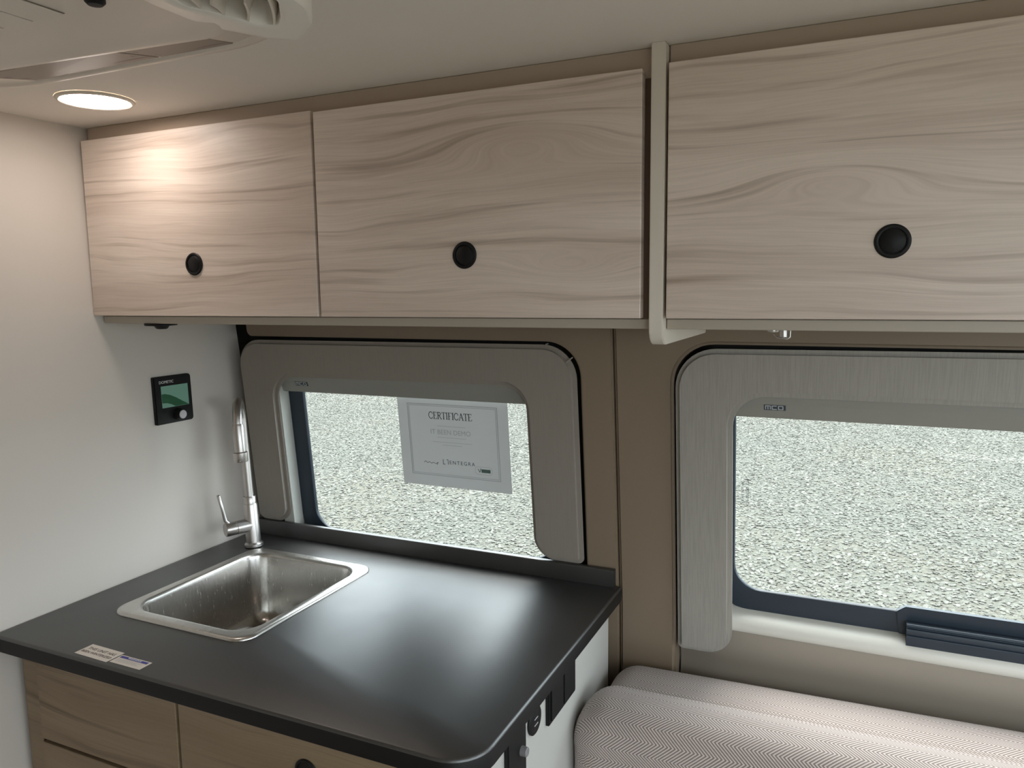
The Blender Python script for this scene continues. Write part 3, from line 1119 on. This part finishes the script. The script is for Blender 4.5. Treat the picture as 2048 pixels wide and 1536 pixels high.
# bottom row: signature, bracket emblem with a name, round-ended badge
sg = [(WX * .215, HX * .252), (WX * .23, HX * .268), (WX * .245, HX * .248), (WX * .265, HX * .262), (WX * .285, HX * .246), (WX * .30, HX * .258), (WX * .325, HX * .246), (WX * .345, HX * .262), (WX * .335, HX * .236)]
g = strokes([sg], 0.0011)
g.warp(lambda co: cput(co))
obj('signature', g, 'ink', cf, smooth=0)
g = strokes([[(WX * .395, HX * .30), (WX * .395, HX * .25), (WX * .412, HX * .25)], [(WX * .428, HX * .30), (WX * .44, HX * .30), (WX * .44, HX * .25)]], 0.0013)
g.take(text_mesh('ENTEGRA', 0.0118, spacing=1.35), Matrix.Translation((WX * 0.568, HX * 0.272, 0)))
g.warp(lambda co: cput(co))
obj('emblem', g, 'ink', cf, smooth=0)
bx0, bx1, by0, by1 = WX * .685, WX * .835, HX * .175, HX * .255
g = strokes([rrect(bx0, bx1, by0, by1, 0.007) + [rrect(bx0, bx1, by0, by1, 0.007)[0]]], 0.0008)
g.warp(lambda co: cput(co))
bd = obj('badge', g, 'inkpale', cf, smooth=0)
g = strokes([(1.0, [(bx0 + .007, by0 + .012), (bx0 + .011, by0 + .005), (bx0 + .014, by0 + .014)]), (5.0, [(bx0 + .017, by0 + .0085), (bx1 - .006, by0 + .0085)])], 0.0016)
g.warp(lambda co: cput(co))
obj('badge_print', g, 'inkgreen', bd, smooth=0)

# ------------------------------------------------------------------ control panel on the partition
cp = thing('control_panel', 'small black control panel with green display on the left wall', 'control panel', (0.0, 0.4275, 1.215))


def ppos(u, v, up):
    """u along +y, v up from panel lower left, up = away from the wall"""
    y = 0.376 + u
    z = 1.2133 + v
    return Vector((PX(z) + up, y, z))


pw, ph = 0.1018, 0.1055
o2 = rpoly([(0, 0, 0.003), (pw, 0, 0.007), (pw, ph, 0.007), (0, ph, 0.003)], 5)
g = G().prism(o2, 0.0005, 0.0085, 'z', bev_back=0.002)
g.warp(lambda c: ppos(c.x, c.y, c.z))
hs = obj('housing', g, 'black', cp, smooth=40)
g = G().prism([(0.017, 0.036), (0.090, 0.036), (0.090, 0.084), (0.017, 0.084)], 0.0083, 0.0093, 'z')
g.warp(lambda c: ppos(c.x, c.y, c.z))
sc_ = obj('screen', g, 'screen', cp, smooth=0)
bd_ = [(0.0172, 0.0665), (0.026, 0.067), (0.040, 0.063), (0.055, 0.056), (0.072, 0.046), (0.0898, 0.0365), (0.052, 0.0365), (0.042, 0.042), (0.030, 0.046), (0.0172, 0.047)]
g = G().prism(bd_, 0.00935, 0.0096, 'z')
g.warp(lambda c: ppos(c.x, c.y, c.z))
obj('dark_band', g, 'screendark', sc_, smooth=0)
g = G()
g.take(text_mesh('DOMETIC', 0.0086, 'LEFT', 1.05), Matrix.Translation((0.013, 0.0925, 0)))
g.warp(lambda c: ppos(c.x, c.y, c.z + 0.0089))
obj('name_print', g, 'white', cp, smooth=0)
kz, ky = 1.2133 + 0.018, 0.376 + 0.058
g = G().lathe([(0.0, 0.0085), (0.0135, 0.0085), (0.0130, 0.0125), (0.0105, 0.023), (0.0, 0.023)], (PX(kz), ky, kz), 'x', 28)
kb = obj('knob', g, 'black', cp, smooth=40)
g = G().lathe([(0.0098, 0.0231), (0.0092, 0.0245), (0.0, 0.0248)], (PX(kz), ky, kz), 'x', 28)
obj('knob_face', g, 'knobgrey', kb, smooth=40)

# ------------------------------------------------------------------ lower cabinet
lc = thing('base_cabinet', 'wood base cabinet, shade darkened into its colour, with drawers under the black worktop', 'cabinet', (0.5, 0.3, 0.0))
wl = WLOC[lc.name]
M['woodL'] = wood('shade_browned_laminate', [(0.2 - wl.x, 0.78, 0.15, 0.03, 0.02)], 21.0, 0.34, 0.6, (1.0, 0.84, 0.62, 1))  # pale laminate darkened and browned: the shade down here is in its colour
zt2 = ZT - 0.0300
YB = 0.024
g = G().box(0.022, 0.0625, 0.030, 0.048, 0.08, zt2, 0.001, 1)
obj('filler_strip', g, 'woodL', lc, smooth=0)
g = G().box(0.022, 0.950, 0.050, 0.060, 0.08, zt2)
obj('front_frame', g, 'gap', lc, smooth=0)
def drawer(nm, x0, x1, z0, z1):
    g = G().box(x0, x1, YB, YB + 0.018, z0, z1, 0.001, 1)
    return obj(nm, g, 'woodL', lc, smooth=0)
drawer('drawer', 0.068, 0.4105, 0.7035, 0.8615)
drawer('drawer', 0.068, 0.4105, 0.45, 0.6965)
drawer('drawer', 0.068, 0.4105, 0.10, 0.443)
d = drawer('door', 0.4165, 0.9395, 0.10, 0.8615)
g = G().lathe([(0.0, 0.0), (0.0205, 0.0), (0.0208, 0.0012), (0.0196, 0.0028), (0.0172, 0.0032), (0.0158, 0.0024), (0.0156, 0.0006), (0.0, 0.0006)], (0.6725, YB, 0.799), 'y', 36)
obj('latch_ring', g, 'black', d, smooth=50)
g = G().box(0.941, 0.951, 0.026, 0.6045, 0.08, zt2, 0.0008, 1)
obj('side_panel', g, 'side', lc, smooth=0)
g = G().box(0.06, 0.941, 0.09, 0.60, 0.0, 0.08)
obj('plinth', g, 'black', lc, smooth=0)

# sockets and switches on the side panel
XS = 0.9512
p = thing('double_socket', 'black rectangular double socket under the right edge of the worktop', 'socket', (XS, 0.333, 0.80))
o3 = rpoly([(0.2712, 0.8015, 0.002), (0.3947, 0.8015, 0.002), (0.3947, 0.868, 0.002), (0.2712, 0.868, 0.002)], 3)
g = G().prism(o3, XS, XS + 0.006, 'x', bev_back=0.0012)
obj('plate', g, 'black', p, smooth=40)
for a in (0.2775, 0.3350):
    g = G().prism(rpoly([(a, 0.807, 0.002), (a + 0.0535, 0.807, 0.002), (a + 0.0535, 0.863, 0.002), (a, 0.863, 0.002)], 3), XS + 0.006, XS + 0.0085, 'x', bev_back=0.001)
    obj('outlet', g, 'black', p, smooth=40)
p = thing('usb_socket', 'round black charging socket between the double socket and the knob switch', 'socket', (XS, 0.221, 0.82))
g = G().lathe([(0.0, 0.0), (0.0235, 0.0), (0.0235, 0.003), (0.0215, 0.0045), (0.0, 0.0045)], (XS, 0.221, 0.8405), 'x', 36)
obj('bezel', g, 'black', p, smooth=40)
g = G()
for a in (-0.005, 0.005):
    g.box(XS + 0.0046, XS + 0.0054, 0.2145, 0.2275, 0.8385 + a - 0.0006, 0.8385 + a + 0.0006)
obj('ports', g, 'knobgrey', p, smooth=0)
p = thing('knob_switch', 'black switch plate with small round knob, lowest below the worktop corner', 'switch', (XS, 0.147, 0.78))
g = G().prism(rpoly([(0.115, 0.778, 0.012), (0.178, 0.778, 0.012), (0.178, 0.868, 0.008), (0.115, 0.868, 0.008)], 5), XS, XS + 0.007, 'x', bev_back=0.0015)
obj('plate', g, 'black', p, smooth=40)
g = G().lathe([(0.0, 0.007), (0.0075, 0.007), (0.0070, 0.016), (0.0060, 0.017), (0.0, 0.017)], (XS, 0.160, 0.826), 'x', 20)
obj('knob', g, 'switchknob', p, smooth=40)

# ------------------------------------------------------------------ bench cushions
def cushion(name, label, x0, x1, prof, zslope, endr, seams):
    """profile (y,z) swept along x with a rounded left end; fabric UVs run along x and around the profile"""
    ctr = Vector((sum(p[0] for p in prof) / len(prof), sum(p[1] for p in prof) / len(prof)))
    xs = [x0 + endr * (1 - cos(k * pi / 2 / 8)) for k in range(9)]
    shr = [1 - sin(k * pi / 2 / 8) for k in range(9)]
    m = 14
    for k in range(1, m + 1):
        xs.append(x0 + endr + (x1 - x0 - endr) * k / m)
        shr.append(0)
    bm = bmesh.new()
    uvl = bm.loops.layers.uv.new('UVMap')
    n = len(prof)
    arc = [0.0]
    for i in range(1, n):
        arc.append(arc[-1] + sqrt((prof[i][0] - prof[i - 1][0]) ** 2 + (prof[i][1] - prof[i - 1][1]) ** 2))
    rings = []
    for x, s in zip(xs, shr):
        ring = []
        for (y, z) in prof:
            v = Vector((y, z)) - ctr
            k = 1 - s * endr / max(v.length, endr * 1.3)
            v = v * k
            ring.append(bm.verts.new((x, ctr.x + v.x, ctr.y + v.y + zslope * (x - x0))))
        rings.append(ring)
    for i in range(len(rings) - 1):
        for j in range(n - 1):
            f = bm.faces.new((rings[i][j], rings[i + 1][j], rings[i + 1][j + 1], rings[i][j + 1]))
            us = [(xs[i], arc[j]), (xs[i + 1], arc[j]), (xs[i + 1], arc[j + 1]), (xs[i], arc[j + 1])]
            for lp, u in zip(f.loops, us):
                lp[uvl].uv = u
    f = bm.faces.new(rings[0])
    for lp in f.loops:
        lp[uvl].uv = (lp.vert.co.y, lp.vert.co.z)
    f = bm.faces.new(rings[-1])
    bmesh.ops.recalc_face_normals(bm, faces=bm.faces[:])
    base = Vector(((x0 + x1) / 2, ctr.x, min(p[1] for p in prof)))
    me = bpy.data.meshes.new(name)
    bmesh.ops.translate(bm, verts=bm.verts, vec=-base)
    bm.to_mesh(me)
    bm.free()
    me.materials.append(M['fabric'])
    me.shade_smooth()
    o = bpy.data.objects.new(name, me)
    o.location = base
    COL.objects.link(o)
    WLOC[o.name] = base
    tag(o, label, 'cushion')
    for (y, z) in seams:
        g = G().tube([(x0 + endr * 0.9 + (x1 - x0 - endr) * k / 12, y, z + zslope * (x0 * 0 + endr * 0.9 + (x1 - x0 - endr) * k / 12)) for k in range(13)], 0.0009, 8)
        obj('seam', g, 'seam', o, smooth=60)
    return o


def cprof(y0, y1, zb_, zt_, rf, rb, crown):
    """front bottom, up the front, over the top, down the back"""
    P = [(y0, zb_ + (zt_ - rf - zb_) * k / 6) for k in range(7)]
    P += [(y0 + rf - rf * cos(a), zt_ - rf + rf * sin(a)) for a in [k * pi / 2 / 8 for k in range(1, 9)]]
    for k in range(1, 6):
        t = k / 6
        P.append((y0 + rf + (y1 - rb - y0 - rf) * t, zt_ + crown * sin(pi * t)))
    P += [(y1 - rb + rb * sin(a), zt_ - rb + rb * cos(a)) for a in [k * pi / 2 / 8 for k in range(0, 9)]]
    P += [(y1, zt_ - rb - (zt_ - rb - zb_) * k / 3) for k in range(1, 4)]
    return P


cushion('back_cushion', 'herringbone back cushion nearest the right window wall, behind the front cushion', 0.962, 2.2,
        cprof(0.492, 0.640, 0.30, 0.754, 0.018, 0.032, 0.003), 0.022, 0.055, [(0.522, 0.7545)])
cushion('bench_cushion', 'large grey herringbone bench cushion in front of the back cushion', 0.952, 2.2,
        cprof(0.362, 0.490, 0.20, 0.784, 0.052, 0.026, 0.003), 0.014, 0.065, [])

# ------------------------------------------------------------------ ceiling lamp
lp = thing('ceiling_light', 'round glowing LED spotlight in the ceiling beside the left wall', 'light', (0.200, 0.127, CEIL))
g = G().lathe([(0.060, 0.0), (0.0610, -0.0015), (0.0597, -0.004), (0.0557, -0.0052), (0.0535, -0.0042), (0.0535, -0.001)], (0.200, 0.127, CEIL - 0.0002), 'z', 48)
obj('trim_ring', g, 'acwhite', lp, smooth=40)
g = G().lathe([(0.0535, -0.0015), (0.0532, -0.0035), (0.045, -0.0055), (0.0, -0.0065)], (0.200, 0.127, CEIL - 0.0002), 'z', 48)
obj('lens', g, 'lamp', lp, smooth=40)

# ------------------------------------------------------------------ roof air conditioner
ac = thing('ceiling_air_conditioner', 'white ceiling air conditioner with vents at the upper left', 'air conditioner', (0.40, -0.40, CEIL))
# skirt: rim near the ceiling, sloping vent face, rounded lip, flat underside
ZR, ZL = CEIL - 0.012, CEIL - 0.058
fl = lambda d, r=0.2: rrect(0.05 + d, 0.83 - d, -0.82 + d, 0.0 - d, r, 0, 12)


def fin(d):
    """inner outline, its far edge running slightly aslant"""
    return [(x, y + (0.08 * (x - 0.6) if y > -0.4 else 0.0)) for x, y in rrect(0.05 + d, 0.80, -0.82 + d, -d, 0.06, 0, 12)]


YL = lambda x: -0.160 + 0.08 * (x - 0.6)
g = G().rings([at_z(fl(0), CEIL - 0.0005), at_z(fl(0), ZR + 0.002), at_z(fl(0.002), ZR), at_z(fl(0.012), ZR - 0.0005), at_z(fl(0.015), ZR + 0.002), at_z(fin(0.160), ZL + 0.009),
               at_z(fin(0.163), ZL + 0.005), at_z(fin(0.168), ZL + 0.001), at_z(fin(0.180), ZL - 0.001), at_z(fin(0.192), ZL)], cap1=True)
obj('housing', g, 'acwhite', ac, smooth=50)
# vent panels on the sloping face


def vent(x, t, h):
    y0_, y1_ = -0.015, YL(x)
    return (x, y0_ + (y1_ - y0_) * t, ZR + 0.002 + (ZL + 0.009 - ZR - 0.002) * t - h)


for xa, xb, xc, xd in ((0.27, 0.325, 0.520, 0.585), (0.526, 0.591, 0.650, 0.72)):
    q = [(xa, 0.05), (xc, 0.05), (xd, 0.99), (xb, 0.99)]
    g = G().rings([[vent(x, t_, h) for x, t_ in q] for h in (-0.001, 0.0007)], cap1=True)
    v = obj('side_vent', g, 'acgrey', ac, smooth=0)
    g = G()
    for k in range(1, 5):
        tk = 0.05 + 0.94 * k / 5
        a, b = xa + (xb - xa) * tk + 0.006, xc + (xd - xc) * tk - 0.006
        g.rings([[vent(x, tt_, 0.0011) for x in (a, b)] for tt_ in (tk - 0.04, tk + 0.04)], closed=False)
    obj('vent_slots', g, 'acdark', v, smooth=0)
# corner outlet nozzle with vanes
oc = rpoly([(0.750, -0.190, 0.01), (0.797, -0.158, 0.03), (0.838, -0.123, 0.010), (0.882, -0.156, 0.03), (0.908, -0.195, 0.05), (0.925, -0.28, 0.05), (0.915, -0.45, 0.03), (0.80, -0.45, 0.03), (0.762, -0.30, 0.05)], 6)
hl = rpoly([(0.812, -0.25, 0.006), (0.822, -0.229, 0.01), (0.832, -0.200, 0.02), (0.841, -0.178, 0.006), (0.853, -0.173, 0.006), (0.870, -0.189, 0.008), (0.896, -0.222, 0.02), (0.905, -0.27, 0.02), (0.88, -0.33, 0.02), (0.83, -0.31, 0.02)], 4)
ZN = ZL - 0.006
HC = Vector((0.858, -0.250))


def ray(poly, a):
    d = Vector((cos(a), sin(a)))
    best = 0.0
    for i in range(len(poly)):
        p, q_ = Vector(poly[i - 1]) - HC, Vector(poly[i]) - HC
        e = q_ - p
        den = d.x * e.y - d.y * e.x
        if abs(den) < 1e-12:
            continue
        t_ = (p.x * e.y - p.y * e.x) / den
        u_ = (p.x * d.y - p.y * d.x) / den
        if t_ > 0 and -1e-6 <= u_ <= 1 + 1e-6:
            best = max(best, t_)
    return HC + d * best


KA = 96
angs = [2 * pi * k / KA for k in range(KA)]
hp = [ray(hl, a) for a in angs]
op = [ray(oc, a) for a in angs]


def oring(t, dz=None):
    pts = []
    for h_, o_ in zip(hp, op):
        p = h_.lerp(o_, t)
        b = min(1, max(0, (0.815 - o_.x) / 0.05))          # left side sinks back into the housing
        tt = t * t * (3 - 2 * t)
        z = ZN + b * tt * 0.0085
        if dz is not None:
            z = z + dz * (1 - b) + b * 0.004
        pts.append((p.x, p.y, z))
    return pts


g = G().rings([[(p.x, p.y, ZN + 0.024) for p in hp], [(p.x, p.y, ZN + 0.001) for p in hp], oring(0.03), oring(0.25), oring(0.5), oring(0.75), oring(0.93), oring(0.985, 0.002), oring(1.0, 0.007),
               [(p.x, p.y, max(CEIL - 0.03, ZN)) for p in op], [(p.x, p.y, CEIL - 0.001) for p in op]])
nz_ = obj('outlet', g, 'outletlit', ac, smooth=50)
g = G().fill(at_z(hl, ZN + 0.0238), [])
obj('outlet_back', g, 'acgrey', nz_, smooth=0)
for (ax, ay), (bx, by) in (((0.826, -0.217), (0.836, -0.243)), ((0.833, -0.193), (0.866, -0.232)), ((0.848, -0.173), (0.892, -0.230)), ((0.820, -0.240), (0.838, -0.285))):
    g = G()
    n_ = Vector((-(by - ay), bx - ax, 0)).normalized() * 0.0011
    def row(z, sh):
        pts = []
        for k in range(6):
            t = k / 5
            p = Vector((ax + (bx - ax) * t, ay + (by - ay) * t, z)) + n_ * (3 * sh + 1.5 * sin(pi * t))
            pts.append(p)
        return [p + n_ for p in pts] + [p - n_ for p in reversed(pts)]
    g.rings([row(ZN + 0.0005, 0), row(ZN + 0.012, 0.6), row(ZN + 0.0235, 2.0)], True, True)
    obj('vane', g, 'acwhite', nz_, smooth=50)
# return-air grille in the underside: raised slats over a dark groove
g = G().box(0.36, 0.6837, -0.56, -0.2763, ZL - 0.0006, ZL + 0.003)
gr = obj('intake_grille', g, 'acdark', ac, smooth=0)
x = 0.6825
while x > 0.40:
    g = G().box(x - 0.0425, x, -0.558, -0.2775, ZL - 0.0018, ZL - 0.0004, 0.0006, 1)
    obj('slat', g, 'acwhite', gr, smooth=0)
    x -= 0.0450
g = G().lathe([(0.0, 0.003), (0.009, 0.003), (0.009, -0.003), (0.0065, -0.0055), (0.0, -0.006)], (0.741, -0.288, ZL), 'z', 20)
obj('sensor', g, 'black', ac, smooth=40)

# ------------------------------------------------------------------ outside: gravel yard
GZ = -0.65
g = G().rings([[(-70, y, GZ), (70, y, GZ)] for y in (-30, 0.9, 4, 12, 90)], closed=False)
struct(obj('ground', g, 'gravel', smooth=0))

# loose stones where they are near enough to be told apart (nobody could count them)
def stones():
    def pebble(i):
        bm = bmesh.new()
        bmesh.ops.create_icosphere(bm, subdivisions=1, radius=0.5)
        rnd = random.Random(i)
        for v in bm.verts:
            v.co *= rnd.uniform(0.72, 1.18)
            v.co.z *= 0.28
        me = bpy.data.meshes.new('pebble')
        bm.to_mesh(me)
        bm.free()
        me.materials.append(M['stone'])
        return me
    pts = [(-4.6, 3.6), (2.7, 3.6), (5.6, 18.0), (-17.0, 18.0)]
    bm = bmesh.new()
    bm.faces.new([bm.verts.new((x, y, GZ + 0.004)) for x, y in pts])
    bmesh.ops.recalc_face_normals(bm, faces=bm.faces[:])
    if bm.faces[:][0].normal.z < 0:
        bmesh.ops.reverse_faces(bm, faces=bm.faces[:])
    me = bpy.data.meshes.new('gravel_stones')
    bm.to_mesh(me)
    bm.free()
    o = bpy.data.objects.new('gravel_stones', me)
    COL.objects.link(o)
    tag(o, 'loose pale gravel stones covering the yard outside both windows', 'gravel', kind='stuff')
    ng = bpy.data.node_groups.new('scatter_stones', 'GeometryNodeTree')
    ng.interface.new_socket('Geometry', in_out='INPUT', socket_type='NodeSocketGeometry')
    ng.interface.new_socket('Geometry', in_out='OUTPUT', socket_type='NodeSocketGeometry')
    N = ng.nodes
    gi, go = N.new('NodeGroupInput'), N.new('NodeGroupOutput')
    di = N.new('GeometryNodeDistributePointsOnFaces')
    di.inputs['Density'].default_value = 900
    ng.links.new(gi.outputs[0], di.inputs['Mesh'])
    join = N.new('GeometryNodeJoinGeometry')
    for i in range(4):
        sel = N.new('FunctionNodeRandomValue')
        sel.data_type = 'INT'
        sel.inputs[4].default_value = 0
        sel.inputs[5].default_value = 3
        cmp_ = N.new('FunctionNodeCompare')
        cmp_.data_type = 'INT'
        cmp_.operation = 'EQUAL'
        ng.links.new(sel.outputs[2], cmp_.inputs[2])
        cmp_.inputs[3].default_value = i
        oi = N.new('GeometryNodeObjectInfo')
        src = bpy.data.objects.new('pebble', pebble(i))
        oi.inputs['Object'].default_value = src
        src.use_fake_user = False
        rs = N.new('FunctionNodeRandomValue')
        rs.data_type = 'FLOAT_VECTOR'
        rs.inputs[0].default_value = (-0.35, -0.35, 0)
        rs.inputs[1].default_value = (0.35, 0.35, 6.283)
        sz = N.new('FunctionNodeRandomValue')
        sz.data_type = 'FLOAT'
        sz.inputs[2].default_value = 0.014
        sz.inputs[3].default_value = 0.044
        sz.inputs['Seed'].default_value = 5
        ins = N.new('GeometryNodeInstanceOnPoints')
        ng.links.new(di.outputs['Points'], ins.inputs['Points'])
        ng.links.new(cmp_.outputs[0], ins.inputs['Selection'])
        ng.links.new(oi.outputs['Geometry'], ins.inputs['Instance'])
        ng.links.new(rs.outputs[0], ins.inputs['Rotation'])
        ng.links.new(sz.outputs[1], ins.inputs['Scale'])
        ng.links.new(ins.outputs[0], join.inputs[0])
    ng.links.new(join.outputs[0], go.inputs[0])
    md = o.modifiers.new('scatter', 'NODES')
    md.node_group = ng


stones()
